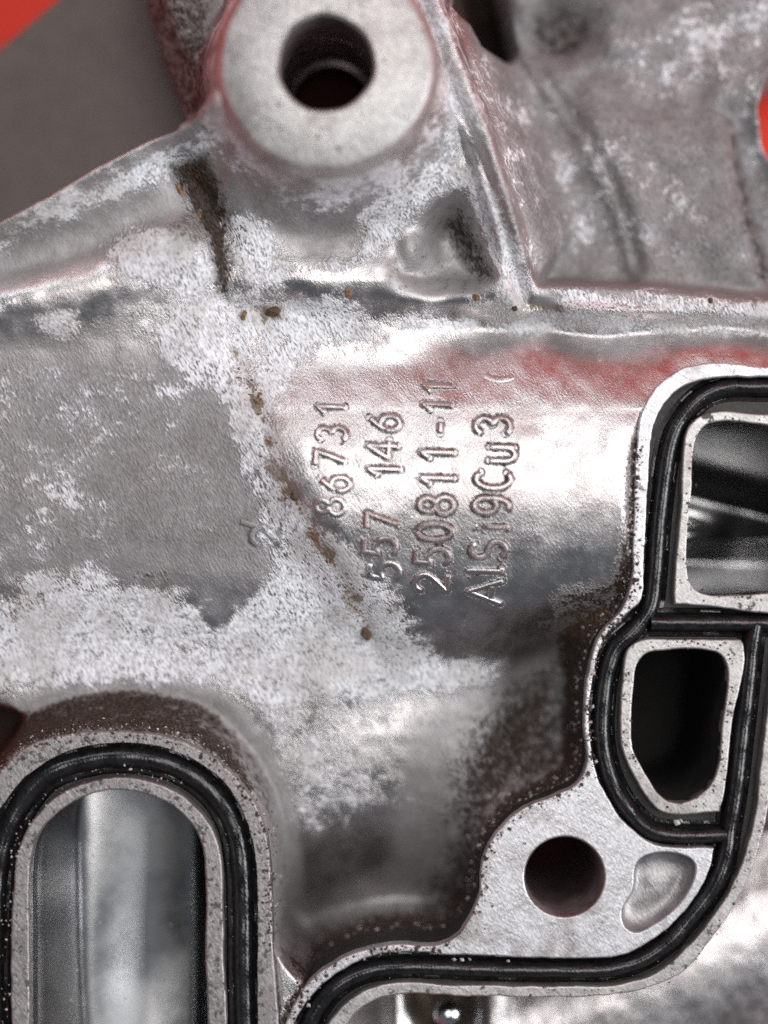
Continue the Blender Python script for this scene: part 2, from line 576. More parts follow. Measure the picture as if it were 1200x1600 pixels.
# left oval port (its rims lie in the same plane)
oval_in = [(46, 1700), (46, 1443), (46, 1367), (57, 1309), (100, 1263), (153, 1238), (199, 1235), (249, 1248), (291, 1278), (314, 1315), (321, 1367), (321, 1482), (325, 1600), (326, 1700)]
oval_out = [(20, 1720), (20, 1405), (31, 1321), (57, 1275), (103, 1236), (153, 1218), (199, 1215), (261, 1229), (299, 1254), (330, 1292), (344, 1332), (348, 1405), (350, 1501), (354, 1600), (354, 1720)]
gl_out = [(-42, 1720), (-42, 1370), (-26, 1300), (8, 1246), (38, 1211), (84, 1180), (134, 1163), (192, 1157), (249, 1163), (307, 1185), (353, 1221), (383, 1267), (400, 1321), (406, 1405), (406, 1500), (406, 1720)]
rim_out = [(-66, 1720), (-66, 1370), (-48, 1280), (-10, 1215), (30, 1175), (77, 1154), (153, 1144), (230, 1146), (291, 1161), (345, 1192), (385, 1236), (408, 1275), (419, 1321), (424, 1386), (426, 1470), (430, 1530), (436, 1600), (436, 1720)]
rim_foot = [(-110, 1720), (-105, 1330), (-80, 1230), (-30, 1160), (23, 1125), (77, 1100), (153, 1086), (230, 1086), (299, 1103), (350, 1138), (392, 1190), (420, 1246), (434, 1310), (438, 1400), (440, 1480), (450, 1600), (450, 1720)]
oval_in_s = smooth_path(oval_in, True, 5)
oval_out_s = smooth_path(oval_out, True, 5)
gl_out_s = smooth_path(gl_out, True, 5)
rim_out_s = smooth_path(rim_out, True, 5)

# ---- height field of the casting
STEP = 2.0
gx = np.arange(-150, 1352, STEP, dtype=np.float32)
gy = np.arange(-150, 1752, STEP, dtype=np.float32)
X, Y = np.meshgrid(gx, gy)
NX, NY = len(gx), len(gy)


def prof(y, pts):
    """smooth 1-D profile through control points (monotone cubic-ish)"""
    p = np.array(pts, float)
    ys, zs = p[:, 0], p[:, 1]
    d = np.gradient(zs, ys)
    i = np.clip(np.searchsorted(ys, y) - 1, 0, len(ys) - 2)
    h = ys[i + 1] - ys[i]
    t = np.clip((y - ys[i]) / h, 0, 1)
    return ((2 * t ** 3 - 3 * t ** 2 + 1) * zs[i] + (t ** 3 - 2 * t ** 2 + t) * h * d[i]
            + (-2 * t ** 3 + 3 * t ** 2) * zs[i + 1] + (t ** 3 - t ** 2) * h * d[i + 1]).astype(np.float32)


def arc(yc, R, zc, ys):
    return [(y, zc - R + math.sqrt(R * R - (y - yc) ** 2)) for y in ys]


right_prof = [(-200, 10), (230, 10), (300, 4), (350, -16), (400, -14), (425, -6), (445, -8), (470, -26), (484, -48), (496, -74), (503, -87)] \
    + arc(765, 348, 16, [511, 520, 530, 560, 600, 650, 700, 750, 800, 850, 900, 950, 990]) + [(1030, -98), (1070, -108)] \
    + arc(1160, 360, -108, [1110, 1140, 1170, 1210, 1260, 1310, 1360, 1400, 1440]) + [(1480, -286), (1560, -330), (1800, -360)]
left_prof = [(-200, 20), (300, 20), (345, 16), (375, 2), (405, 0), (430, 14), (455, 24), (476, 22), (504, 11), (538, 0), (585, -5), (650, -10), (740, -18), (820, -27),
             (880, -42), (950, -66), (1020, -88), (1080, -94), (1200, -110), (1800, -110)]

Yl = Y + 0.36 * (X - 80) * ss(620, 380, Y) * ss(440, 260, X) + 16 * vnoise(X, Y, 130, 41) * ss(650, 520, Y)       # the left shoulder climbs to the right
zl = prof(Yl, left_prof)
zr = prof(Y + (34 * vnoise(X, Y, 140, 42) + 12 * vnoise(X, Y, 50, 43)) * ss(600, 530, Y) * ss(300, 380, Y), right_prof)
lim = -44 * (1 - ss(600, 800, X)) - 92 * ss(600, 800, X)
zr = np.where((Y > 430) & (Y < 640), (zr + lim + np.sqrt((zr - lim) ** 2 + 250)) / 2, zr)
seam = [(352, 470), (372, 545), (402, 630), (428, 720), (468, 800), (520, 880), (566, 970), (600, 1060)]
seam_b = seam + [(560, 1110), (470, 1180), (425, 1260), (400, 1340)]     # the blend line turns back towards the oval port
xs_seam = np.interp(Y, [p[1] for p in seam_b], [p[0] for p in seam_b]).astype(np.float32)
blend = ss(-75, 55, X - xs_seam)
Z = zl * (1 - blend) + zr * blend
ds, _, _ = dline(X, Y, seam)
Z -= 3.0 * np.exp(-(ds / 9.0) ** 2) * ss(430, 520, Y)
# low hollow towards the flange corner, deep and grimy
hol = np.exp(-(((X - 880) / 95) ** 2 + ((Y - 1115) / 130) ** 2))
Z -= 70 * hol
hol2 = np.exp(-(((X - 760) / 70) ** 2 + ((Y - 1240) / 120) ** 2))
# pipe sinks a little where it runs into the flange wall
Z -= 26 * ss(900, 1000, X) * ss(860, 980, Y) * ss(1300, 1200, Y)

# boss with its fillet
rb = np.hypot(X - BOSS_C[0], Y - BOSS_C[1])
db = rb - BOSS_R
fil = np.where(db > 0, np.clip(1 - db / 95.0, 0, 1) ** 2.6, 1.0)
Z = np.maximum(Z, Z + (Z_BOSS - 16 - Z) * fil)
Z = np.where(db < 6, np.minimum(Z, Z_BOSS - 18), Z)

# grimy valley left of the boss
dv, _, pv = dline(X, Y, [(285, 262), (318, 300), (345, 370), (356, 460)])
Z -= 42 * np.exp(-(dv / 26.0) ** 2) * (1 - 0.75 * pv)

# triangular pocket with the ejector mark
pocket = warp([(600, 415), (640, 366), (688, 318), (712, 306), (730, 316), (752, 372), (778, 436), (745, 462), (690, 468), (625, 462), (600, 445)], -20)
dp = sdf(X, Y, pocket)
Z -= 58 * ss(14, -46, dp) * ss(590, 690, X)
pr = np.hypot(X - 657, Y - 392)
Z += 26 * ss(44, 6, pr)

# crest along the upper left edge, then the drop
crest_l = warp([(-220, 452), (0, 347), (75, 308), (150, 263), (235, 220), (300, 196), (335, 178)], 20)
d1, s1, _ = dline(X, Y, crest_l)
left_of = (sdf(X, Y, list(crest_l) + [tuple(warp([(352, 60)], 20)[0]), (352, -400), (-400, -400), (-400, 452)]) < 0)
Z = np.where(left_of, Z, Z + 30 * np.exp(-(d1 / 26.0) ** 2))
lump_edge = warp([(190, -200), (215, 0), (236, 70), (262, 130), (285, 205), (290, 240)], -120)
e1, es1, _ = dline(X, Y, lump_edge)
lump = es1 < 0                                   # right of the lump's edge
zdrop = np.where(lump, -70 - 60 * ss(60, 0, e1) - 20 * ss(240, 40, Y) + 16 * vnoise(X, Y, 60, 5), -520.0)
zdrop = np.where(lump, zdrop - 380 * ss(6, 0, e1), zdrop)
wall = ss(0, 14, d1)
Z = np.where(left_of, np.where(lump, (Z + 24) * (1 - ss(0, 40, d1)) + zdrop * ss(0, 40, d1), (Z + 26) * (1 - wall) + zdrop * wall), Z)
Z = np.where(left_of & (db < 60) & lump, np.maximum(Z, Z * ss(0, 60, db) + (Z_BOSS - 40) * (1 - ss(0, 60, db))), Z)
Z = np.where(db < 6, Z_BOSS - 18, Z)

# rib on the right of the boss and the ledge that continues it
rib = warp([(655, -160), (690, 5), (722, 95), (768, 215), (800, 320), (826, 400), (846, 442)], 40)
ledge = warp([(846, 442), (930, 444), (1040, 452), (1200, 468), (1400, 490)], 20)
edge = list(rib) + list(ledge[1:])
d2, s2, p2 = dline(X, Y, edge)
right_poly = list(rib) + list(ledge[1:]) + [(1800, 490), (1800, -500), (600, -500)]
inr = sdf(X, Y, right_poly) < 0
dr, _, pr_ = dline(X, Y, rib)
dl, _, _ = dline(X, Y, ledge)
crest_h = np.where(dr < dl, 46.0 - 86 * ss(0.6, 1.0, pr_), -40.0 - 10 * ss(900, 1200, X))
# crest top (flat strip) on the body side
topw = np.where(dr < dl, 32.0, 22.0)
Zin = np.where(inr, 0, Z)
tops = ss(topw + 10, topw, d2)
Z = np.where(inr, Z, Z * (1 - tops) + crest_h * tops)
# thin gutter between the rib and the boss
gut = warp([(618, -160), (655, 0), (690, 100), (735, 215), (772, 320), (806, 420), (824, 470), (880, 478)], 10)
dg_, _, pg_ = dline(X, Y, gut)
Z -= 26 * np.exp(-(dg_ / 9.0) ** 2) * (db > 10) * (1 - 0.5 * pg_)
# floor beyond
zfar = -150 - 50 * ss(300, 0, Y) + 22 * vnoise(X, Y, 90, 11) + 14 * vnoise(X, Y, 35, 12)
step_l = warp([(720, -160), (812, 60), (850, 130), (905, 210), (945, 290), (966, 345), (985, 420)], -150)
dstep, sstep, _ = dline(X, Y, step_l)
zfar += np.where(sstep < 0, 26 * ss(0, 30, dstep), 0) + 14 * np.exp(-(dstep / 8) ** 2)
dk = sdf(X, Y, warp([(700, -160), (700, 30), (716, 40), (732, 46), (752, 80), (796, 88), (808, 70), (786, -20), (776, -160)], -150))
zfar -= 230 * ss(8, -22, dk)
kn = np.hypot(X - 892, (Y - 2) * 1.15)
zfar -= 60 * ss(92, 10, kn)
slot = warp([(1136, 180), (1146, 250), (1160, 320), (1180, 390), (1196, 440)], -170)
dsl, ssl, _ = dline(X, Y, slot)
zfar -= 24 * np.exp(-(dsl / 14.0) ** 2)
zfar += np.where((ssl < 0), -62 * ss(0, 22, dsl) + 45 * ss(30, 120, dsl), 0) * ss(100, 230, Y)
outr = sdf(X, Y, warp([(1204, 128), (1192, 170), (1202, 222), (1220, 255), (1400, 300), (1400, 60), (1230, 90)], -170))
zfar = zfar * (1 - ss(10, -8, outr)) - 520 * ss(10, -8, outr)
rim_r = np.exp(-(outr / 16.0) ** 2) * 16
zfar += np.where(outr > 0, rim_r, 0)
wallr = np.where(dr < dl, 0.36 * ss(0, 16, d2) + 0.64 * ss(12, 120, d2), ss(2, 30, d2))
Z = np.where(inr, crest_h * (1 - wallr) + zfar * wallr, Z)

# left port: the body climbs to the rim
dfo = sdf(X, Y, rim_out_s)
dft = sdf(X, Y, rim_foot)
tt = np.clip(dfo / np.maximum(dfo - dft, 1e-3), 0, 1)
climb = np.where(dft < 0, ss(1.0, 0.0, tt), 0)
Z = Z * (1 - climb) + (-26) * climb
# left void beside the port
vd = sdf(X, Y, warp([(-300, 1080), (-40, 1092), (12, 1108), (36, 1122), (22, 1160), (-20, 1215), (-120, 1300), (-300, 1400)], -90))
Z -= 190 * ss(4, -30, vd)

# below / right of the flange: lower cover surface with a rolled edge
dfl = sdf(X, Y, flange_outline)
lowreg = (Y > 1545) | ((X > 1110) & (Y > 1000) & (Y > 1000))
roll, rs, _ = dline(X, Y, warp([(780, 1680), (900, 1615), (1000, 1566), (1100, 1520), (1200, 1476), (1400, 1400)], -140))
zlow = -140 - np.where(rs > 0, 0.002, 0.0027) * np.minimum(roll, 90) ** 2 - np.where(rs > 0, 0.35, 0.45) * np.clip(roll - 90, 0, 400) + 1.2 * vnoise(X, Y, 150, 31)
zlow -= 170 * ss(1330, 1235, Y) * ss(1150, 1180, X)
bx = np.exp(-((X - 620) / 16.0) ** 2) * 24 + np.exp(-((X - 775) / 22.0) ** 2) * 22
zlow += bx * ss(1545, 1570, Y)
oilr = sdf(X, Y, warp([(632, 1540), (640, 1580), (656, 1625), (690, 1640), (728, 1625), (742, 1590), (738, 1540)], -150))
zlow -= 80 * ss(6, -18, oilr)
zlow = np.maximum(zlow, -415)
reg_low = sdf(X, Y, [(515, 1800), (515, 1640), (545, 1570), (600, 1545), (1000, 1535), (1100, 1440), (1150, 1340), (1170, 1200), (1180, 1010), (1500, 1005), (1500, 1800)]) < 0
Z = np.where(reg_low, zlow, Z)
# grimy fillet where the body meets the flange wall
f2 = np.exp(-np.clip(dfl, 0, None) / 12.0) * (~reg_low) * ss(1000, 985, X) * ss(880, 960, Y)
Z = np.where(dfl > -14, Z + (-34 - Z) * f2 * 0.62, Z)
Z = np.where((~reg_low) & (X > 440) & (Y > 560), np.minimum(Z, -8 + 1.3 * np.clip(dfl, 0, 200)), Z)
# corner between both rims
cr = sdf(X, Y, [(404, 1480), (432, 1480), (452, 1508), (470, 1528), (480, 1545), (460, 1600), (455, 1740), (404, 1740)])
Z = np.where(dfo > 0, Z * (1 - ss(8, -4, cr)) + (-14) * ss(8, -4, cr), Z)
# soften every crease as casting does


def box(A, k):
    p = np.pad(A, k, mode='edge')
    c = np.cumsum(np.pad(p, ((1, 0), (0, 0))), 0)
    p = (c[2 * k + 1:] - c[:-2 * k - 1]) / (2 * k + 1)
    c = np.cumsum(np.pad(p, ((0, 0), (1, 0))), 1)
    return (c[:, 2 * k + 1:] - c[:, :-2 * k - 1]) / (2 * k + 1)


Zb = box(box(Z.astype(np.float64), 2), 2)
Z = np.where((dfl > 14) | (dfl < -20), Zb, Z)
Z = np.where((~reg_low) & (X > 440) & (Y > 560), np.minimum(Z, -8 + 1.3 * np.clip(dfl, 0, 200)), Z)
# uneven skin of the casting
Z += 2.2 * vnoise(X, Y, 46, 21) + 1.3 * vnoise(X, Y, 19, 22) + 3.0 * vnoise(X, Y, 110, 23)
Z = np.maximum(Z, -475)
Z[0, :] = Z[-1, :] = -475
Z[:, 0] = Z[:, -1] = -475
Z = Z.astype(np.float32)


def near(G, x, y):
    return G[int(min(max((y - gy[0]) / STEP, 0), NY - 1)), int(min(max((x - gx[0]) / STEP, 0), NX - 1))]


def height(x, y):
    u = np.clip((x - gx[0]) / STEP, 0, NX - 2.001)
    v = np.clip((y - gy[0]) / STEP, 0, NY - 2.001)
    i, j = int(u), int(v)
    fu, fv = u - i, v - j
    return float((Z[j, i] * (1 - fu) + Z[j, i + 1] * fu) * (1 - fv) + (Z[j + 1, i] * (1 - fu) + Z[j + 1, i + 1] * fu) * fv)


# ---- where crust, dirt, painted shade and rust lie on the casting
IX = (CX + (X - CX) * D / (D - Z)).astype(np.float32)
IY = (CY + (Y - CY) * D / (D - Z)).astype(np.float32)


def blob(polys, base=None):
    out = np.zeros(X.shape, np.float32)
    for strength, soft, poly in polys:
        d = sdf(IX, IY, poly)
        out = np.maximum(out, strength * ss(soft, -soft, d))
    return out


def cut(m, polys):
    for strength, soft, poly in polys:
        d = sdf(IX, IY, poly)
        m = m * (1 - strength * ss(soft, -soft, d))
    return m


corr = blob([
    (1.02, 34, [(215, 520), (260, 480), (340, 440), (420, 455), (520, 462), (590, 500), (602, 522), (560, 540), (500, 548), (462, 575), (440, 620), (445, 700), (455, 770), (490, 820), (540, 850), (575, 900), (640, 950), (650, 1000),
                (700, 1040), (775, 1035), (772, 1062), (700, 1085), (600, 1095), (480, 1100), (400, 1105), (340, 1080), (250, 1075), (150, 1085), (40, 1085), (-160, 1090), (-160, 920), (0, 905), (140, 880), (190, 905), (280, 915),
                (330, 965), (372, 950), (420, 890), (405, 820), (380, 740), (365, 670), (330, 610), (250, 570)]),
    (1.05, 26, [(160, 385), (200, 360), (260, 350), (330, 380), (360, 440), (300, 470), (240, 450), (180, 440)]),
    (0.52, 60, [(-160, 560), (120, 550), (240, 545), (380, 640), (400, 720), (330, 660), (240, 660), (190, 760), (170, 860), (60, 900), (-160, 900)]),
    (0.30, 40, [(190, 640), (390, 680), (420, 800), (300, 850), (180, 850)]),
    (0.64, 16, [(48, 500), (80, 485), (125, 488), (128, 520), (95, 535), (60, 528)]),
    (0.62, 14, [(200, 478), (240, 468), (255, 485), (225, 505), (200, 500)]),
    (0.98, 24, [(360, 330), (420, 350), (440, 400), (480, 418), (560, 400), (540, 330), (620, 280), (680, 240), (740, 250), (790, 330), (830, 440), (825, 490), (780, 480), (772, 440), (735, 360), (712, 300), (680, 315), (630, 365), (560, 420),
                (480, 430), (430, 460), (380, 450), (350, 390)]),
    (0.72, 16, [(590, 490), (640, 478), (700, 482), (740, 462), (800, 470), (850, 480), (940, 478), (980, 500), (930, 520), (860, 505), (790, 510), (740, 488), (680, 500), (640, 510), (600, 520)]),
    (1.0, 20, [(860, 450), (960, 450), (1060, 455), (1200, 470), (1360, 480), (1360, 530), (1200, 522), (1140, 505), (1050, 488), (960, 490), (880, 482)]),
    (0.78, 26, [(-160, 420), (0, 345), (150, 262), (330, 185), (370, 240), (300, 280), (200, 310), (60, 370), (-160, 480)]),
    (0.62, 70, [(900, 20), (1240, -40), (1240, 400), (1180, 420), (1130, 180), (1020, 200), (960, 120)]),
    (0.50, 80, [(720, 110), (860, 90), (1000, 180), (1130, 240), (1180, 430), (1000, 440), (850, 420), (780, 260)]),
    (0.50, 26, [(650, -160), (735, -160), (770, 60), (870, 430), (820, 440), (770, 330), (720, 200), (672, 60)]),
    (0.56, 70, [(400, 1080), (650, 1090), (700, 1120), (640, 1180), (650, 1240), (560, 1290), (460, 1290), (430, 1230)]),
    (0.42, 20, [(610, 545), (660, 545), (680, 565), (640, 575)]),
    (0.42, 16, [(835, 545), (860, 540), (855, 572), (838, 575)]),
    (0.44, 14, [(925, 545), (950, 530), (945, 570), (930, 575)]),
    (0.80, 24, [(345, 190), (400, 240), (500, 275), (600, 265), (690, 200), (700, 150), (730, 250), (660, 290), (560, 310), (520, 290), (430, 290), (360, 270)]),
])
corr = cut(corr, [
    (0.85, 16, [(185, 890), (215, 880), (275, 890), (280, 912), (230, 918)]),
    (0.9, 18, [(300, 930), (400, 880), (400, 915), (350, 985), (335, 980)]),
    (0.75, 22, [(430, 300), (560, 318), (530, 380), (450, 370)]),
    (0.9, 12, [(445, 425), (560, 428), (620, 440), (600, 455), (520, 452), (450, 448)]),
    (0.8, 22, [(535, 1142), (655, 1140), (650, 1200), (545, 1205)]),
    (0.95, 10, pocket),
    (0.6, 16, [(60, 930), (0, 900), (-100, 890), (-100, 925), (0, 940)]),
    (0.5, 30, [(430, 640), (480, 600), (480, 760), (450, 720)]),
])
corr = np.maximum(corr, (0.72 + 0.5 * vnoise(X, Y, 40, 61)) * np.exp(-((Y - 500 - 10 * ss(900, 1200, X)) / 17.0) ** 2) * ss(560, 640, X))
ring = ss(85, 15, db) * (db > -4) * ss(-120, 60, Y) * (0.90 + 0.8 * vnoise(X, Y, 40, 63))
corr = np.maximum(corr, ring)
corr = corr * (0.93 + 0.42 * vnoise(X, Y, 75, 64) + 0.25 * vnoise(X, Y, 32, 65)) - 0.10 * ss(880, 960, Y) * ss(420, 250, X)
corr = np.where(reg_low, -0.6, corr)
corr = corr - 0.14 * ss(30, -30, sdf(IX, IY, [(600, 545), (1190, 530), (1000, 640), (985, 900), (860, 960), (720, 960), (560, 860), (470, 780), (480, 620)]))
grime_shade = blob([  # dirt, with shade painted into some of the patches
    (0.30, 10, pocket),  # painted dark for the dim reflection in the pocket
    (0.95, 16, [(-300, 1080), (-40, 1092), (12, 1100), (50, 1114), (46, 1150), (10, 1200), (-120, 1300), (-300, 1400)]),  # painted shade in the void beside the oval port
    (0.60, 30, [(185, -100), (330, -100), (335, 60), (345, 180), (280, 200), (215, 30)]),
    (0.95, 26, [(985, 690), (992, 690), (990, 940), (930, 1000), (916, 1130), (905, 1215), (860, 1240), (800, 1262), (760, 1310), (740, 1390), (700, 1470), (620, 1478), (560, 1490), (600, 1465), (680, 1440), (730, 1330), (770, 1260), (870, 1190), (875, 1060), (860, 985), (950, 930), (975, 830)]),
    (0.72, 60, [(735, 1130), (800, 1060), (880, 1010), (905, 1215), (800, 1262), (750, 1390), (700, 1470), (450, 1495), (440, 1440), (640, 1415), (692, 1330), (700, 1200)]),  # soft dark zone of the hollow: dirt plus painted shade
    (0.68, 20, [(855, 930), (880, 915), (960, 905), (985, 935), (940, 990), (870, 985)]),
    (0.95, 28, [(262, 258), (325, 240), (352, 300), (362, 400), (360, 475), (340, 460), (325, 380), (290, 320)]),
    (0.50, 26, [(240, 350), (320, 310), (330, 390), (270, 400)]),
    (0.80, 34, [(690, 350), (720, 325), (745, 360), (775, 435), (745, 440), (715, 400)]),
    (0.82, 26, [(20, 1150), (90, 1100), (180, 1088), (290, 1105), (370, 1160), (405, 1240), (385, 1240), (300, 1165), (150, 1148), (40, 1175)]),
    (0.80, 10, [(120, 1152), (250, 1144), (340, 1185), (330, 1192), (240, 1158), (120, 1160)]),
    (0.55, 16, [(190, 890), (270, 892), (268, 908), (215, 910)]),
    (0.45, 26, [(-60, 900), (60, 905), (60, 930), (-60, 935)]),
    (0.72, 14, [(434, 1478), (480, 1500), (560, 1490), (560, 1500), (490, 1530), (470, 1540), (440, 1500)]),
    (0.66, 30, [(1132, 180), (1152, 180), (1180, 320), (1215, 420), (1215, 455), (1180, 440), (1150, 330)]),  # painted shadow in the slot at the right
    (0.60, 14, [(200, 60), (262, 150), (286, 200), (265, 215), (230, 120)]),  # painted wall shadow along the lump's edge
    (0.35, 30, [(390, 230), (520, 275), (640, 240), (640, 290), (520, 320), (400, 290)]),  # painted shadow below the boss
])
grime_shade = np.maximum(grime_shade, 0.80 * ss(20, 3, dfl) * (dfl > -16) * (X < 1005) * (Y > 690) * (~reg_low))
grime_shade = np.maximum(grime_shade, (0.78 - 0.3 * ss(250, 400, X)) * ss(-2, 6, dfo) * ss(12, -12, dft) * ss(1400, 1250, Y))
# near-black inside of the far pocket
grime_shade = np.maximum(grime_shade, 0.85 * ss(4, -10, dk))
grime_shade = np.maximum(grime_shade, 0.62 * ss(76, 30, kn))  # round recess darkened in colour too
rust = (0.52 + 0.9 * vnoise(X, Y, 30, 77) + 0.5 * vnoise(X, Y, 12, 78)) * np.exp(-((ds + 16 * vnoise(X, Y, 18, 79)) / 14.0) ** 2) * ss(520, 560, Y) * ss(1010, 960, Y)
rust = np.maximum(rust, 0.30 * np.exp(-(ds / 34.0) ** 2) * ss(480, 540, Y) * ss(1040, 980, Y))
rust = np.maximum(rust, blob([
    (0.72, 14, [(395, 478), (440, 475), (448, 500), (410, 505)]),
    (0.55, 12, [(365, 490), (385, 480), (388, 510), (372, 515)]),
    (0.50, 24, [(270, 255), (330, 240), (345, 290), (300, 300)]),
    (0.50, 16, [(820, 440), (842, 470), (1000, 492), (1000, 505), (850, 490)]),
    (0.45, 16, [(230, 215), (260, 205), (262, 235), (225, 240)]),
    (0.60, 10, [(560, 975), (585, 970), (585, 1000), (568, 1003)]),
    (0.42, 20, [(570, 1000), (640, 1020), (650, 1070), (600, 1060)]),
    (0.40, 16, [(660, 215), (690, 215), (690, 250), (665, 250)]),
    (0.85, 10, [(630, 1540), (645, 1600), (690, 1660), (735, 1610), (742, 1540)]),
    (0.50, 16, [(820, 975), (985, 930), (985, 800), (995, 800), (995, 950), (900, 1010)]),
]))
rust = np.maximum(rust, 0.6 * np.exp(-(dg_ / 12.0) ** 2) * ss(0.7, 0.95, pg_))
coarse = blob([
    (1.0, 60, [(180, 620), (400, 640), (480, 780), (420, 900), (300, 900), (170, 850)]),
    (0.22, 60, [(-160, 560), (480, 560), (900, 620), (980, 760), (860, 920), (560, 900), (-160, 900)]),
    (0.5, 60, [(600, -160), (1360, -160), (1360, 440), (850, 430)]),
])

# ---- cast lettering
def arcpts(cx, cy, rx, ry, a0, a1, n=12):
    return [(cx + rx * math.cos(math.radians(a0 + (a1 - a0) * k / n)), cy + ry * math.sin(math.radians(a0 + (a1 - a0) * k / n))) for k in range(n + 1)]


GL = {
    '0': [arcpts(.5, .5, .36, .5, 90, 450, 24)],
    '1': [[(.22, .74), (.55, 1.0), (.55, 0)]],
    '2': [arcpts(.5, .72, .34, .28, 165, -35, 14) + [(.14, 0), (.88, 0)]],
    '3': [arcpts(.48, .745, .33, .255, 150, -80, 12) + arcpts(.48, .26, .38, .26, 85, -150, 14)],
    '4': [[(.66, 0), (.66, 1.0), (.10, .30), (.92, .30)]],
    '5': [[(.82, 1.0), (.24, 1.0), (.18, .55)] + arcpts(.47, .32, .37, .32, 130, -145, 16)],
    '6': [[(.74, 1.0), (.30, .62)] + arcpts(.5, .32, .36, .32, 150, -210, 22)],
    '7': [[(.12, 1.0), (.86, 1.0), (.36, 0)]],
    '8': [arcpts(.5, .76, .29, .24, -90, 270, 20), arcpts(.5, .265, .36, .265, 90, 450, 22)],
    '9': [arcpts(.5, .68, .35, .32, -30, 330, 22), arcpts(.5, .5, .36, .5, 20, -120, 12)],
    '-': [[(.18, .45), (.82, .45)]],
    'A': [[(.06, 0), (.5, 1.0), (.94, 0)], [(.22, .34), (.78, .34)]],
    'l': [[(.35, 1.0), (.5, 1.0), (.5, 0)], [(.3, 0), (.72, 0)]],
    'S': [arcpts(.5, .745, .34, .255, 35, 270, 14) + arcpts(.5, .25, .37, .25, 90, -145, 14)],
    'i': [[(.34, .66), (.52, .66), (.52, 0)], [(.52, .90), (.52, .96)]],
    'C': [arcpts(.52, .5, .40, .5, 48, 312, 20)],
    'u': [[(.16, .68), (.16, .26)] + arcpts(.46, .25, .30, .25, 180, 360, 10) + [(.76, .68), (.76, 0)]],
    '/': [[(.3, -.02), (.72, 1.02)]],
    '(': [arcpts(.8, .5, .45, .6, 120, 240, 10)],
}


# each character: glyph, centre seen in the picture, height (along +x), width (along -y), lean
TXT = [
    ('8', 515, 792, 42, 30, 2.6), ('6', 524, 756, 42, 26, 3.6), ('7', 516, 716, 42, 28, 3.6), ('3', 518, 678, 42, 26, 3.2), ('1', 518, 637, 40, 26, 3.6),
    ('5', 600, 893, 44, 32, 2.0), ('5', 594, 854, 46, 32, 4.4), ('7', 598, 814, 46, 30, 4.4), ('1', 601, 734, 46, 24, 4.0), ('4', 598, 702, 44, 30, 4.0), ('6', 601, 661, 44, 28, 4.0),
    ('2', 674, 912, 48, 34, 3.6), ('5', 676, 870, 48, 32, 4.4), ('0', 679, 831, 50, 32, 4.6), ('8', 682, 789, 50, 32, 4.6), ('1', 684, 748, 48, 24, 4.4), ('1', 684, 708, 48, 24, 4.4), ('-', 687, 668, 30, 26, 4.0), ('1', 684, 633, 42, 24, 4.0), ('1', 684, 603, 42, 24, 3.6),
    ('A', 758, 926, 50, 38, 4.0), ('l', 758, 893, 48, 26, 4.2), ('S', 763, 860, 50, 32, 4.6), ('i', 768, 824, 50, 22, 4.6), ('9', 768, 790, 50, 30, 4.6), ('C', 771, 749, 50, 32, 4.6), ('u', 775, 708, 54, 32, 4.6), ('3', 770, 665, 50, 32, 4.4),
    ('(', 780, 588, 40, 28, 0.9), ('2', 417, 838, 44, 36, 3.4), ('/', 398, 822, 40, 26, 2.4),
]

def glyph_paths(ch, px, py, hh, ww):
    hh, ww = hh * 1.08, ww * 1.12
    zz = height(px, py)
    wx, wy = warp([(px, py)], zz)[0]
    paths = []
    for st in GL[ch]:
        pts = []
        for (u, w_) in st:
            # reading direction runs up the picture; letter tops point to the left
            lx = (0.5 - w_) * hh + 0.05 * (u - .5) * ww
            ly = -(u - .5) * ww
            pts.append((wx + lx, wy + ly + 0.03 * lx))
        paths.append(pts)
    return paths, wx, wy


# dark outline along the edges of the letters
for (ch, px, py, hh, ww, rel) in TXT:
    paths, wx, wy = glyph_paths(ch, px, py, hh, ww)
    i0, i1 = int((wx - 40 - gx[0]) / STEP), int((wx + 40 - gx[0]) / STEP)
    j0, j1 = int((wy - 40 - gy[0]) / STEP), int((wy + 40 - gy[0]) / STEP)
    dd = np.full((j1 - j0, i1 - i0), 1e6, np.float32)
    for p_ in paths:
        dd = np.minimum(dd, dline(X[j0:j1, i0:i1], Y[j0:j1, i0:i1], p_)[0])
    grime_shade[j0:j1, i0:i1] = np.maximum(grime_shade[j0:j1, i0:i1], 0.145 * rel * np.exp(-((dd - 6.0) / 2.6) ** 2))

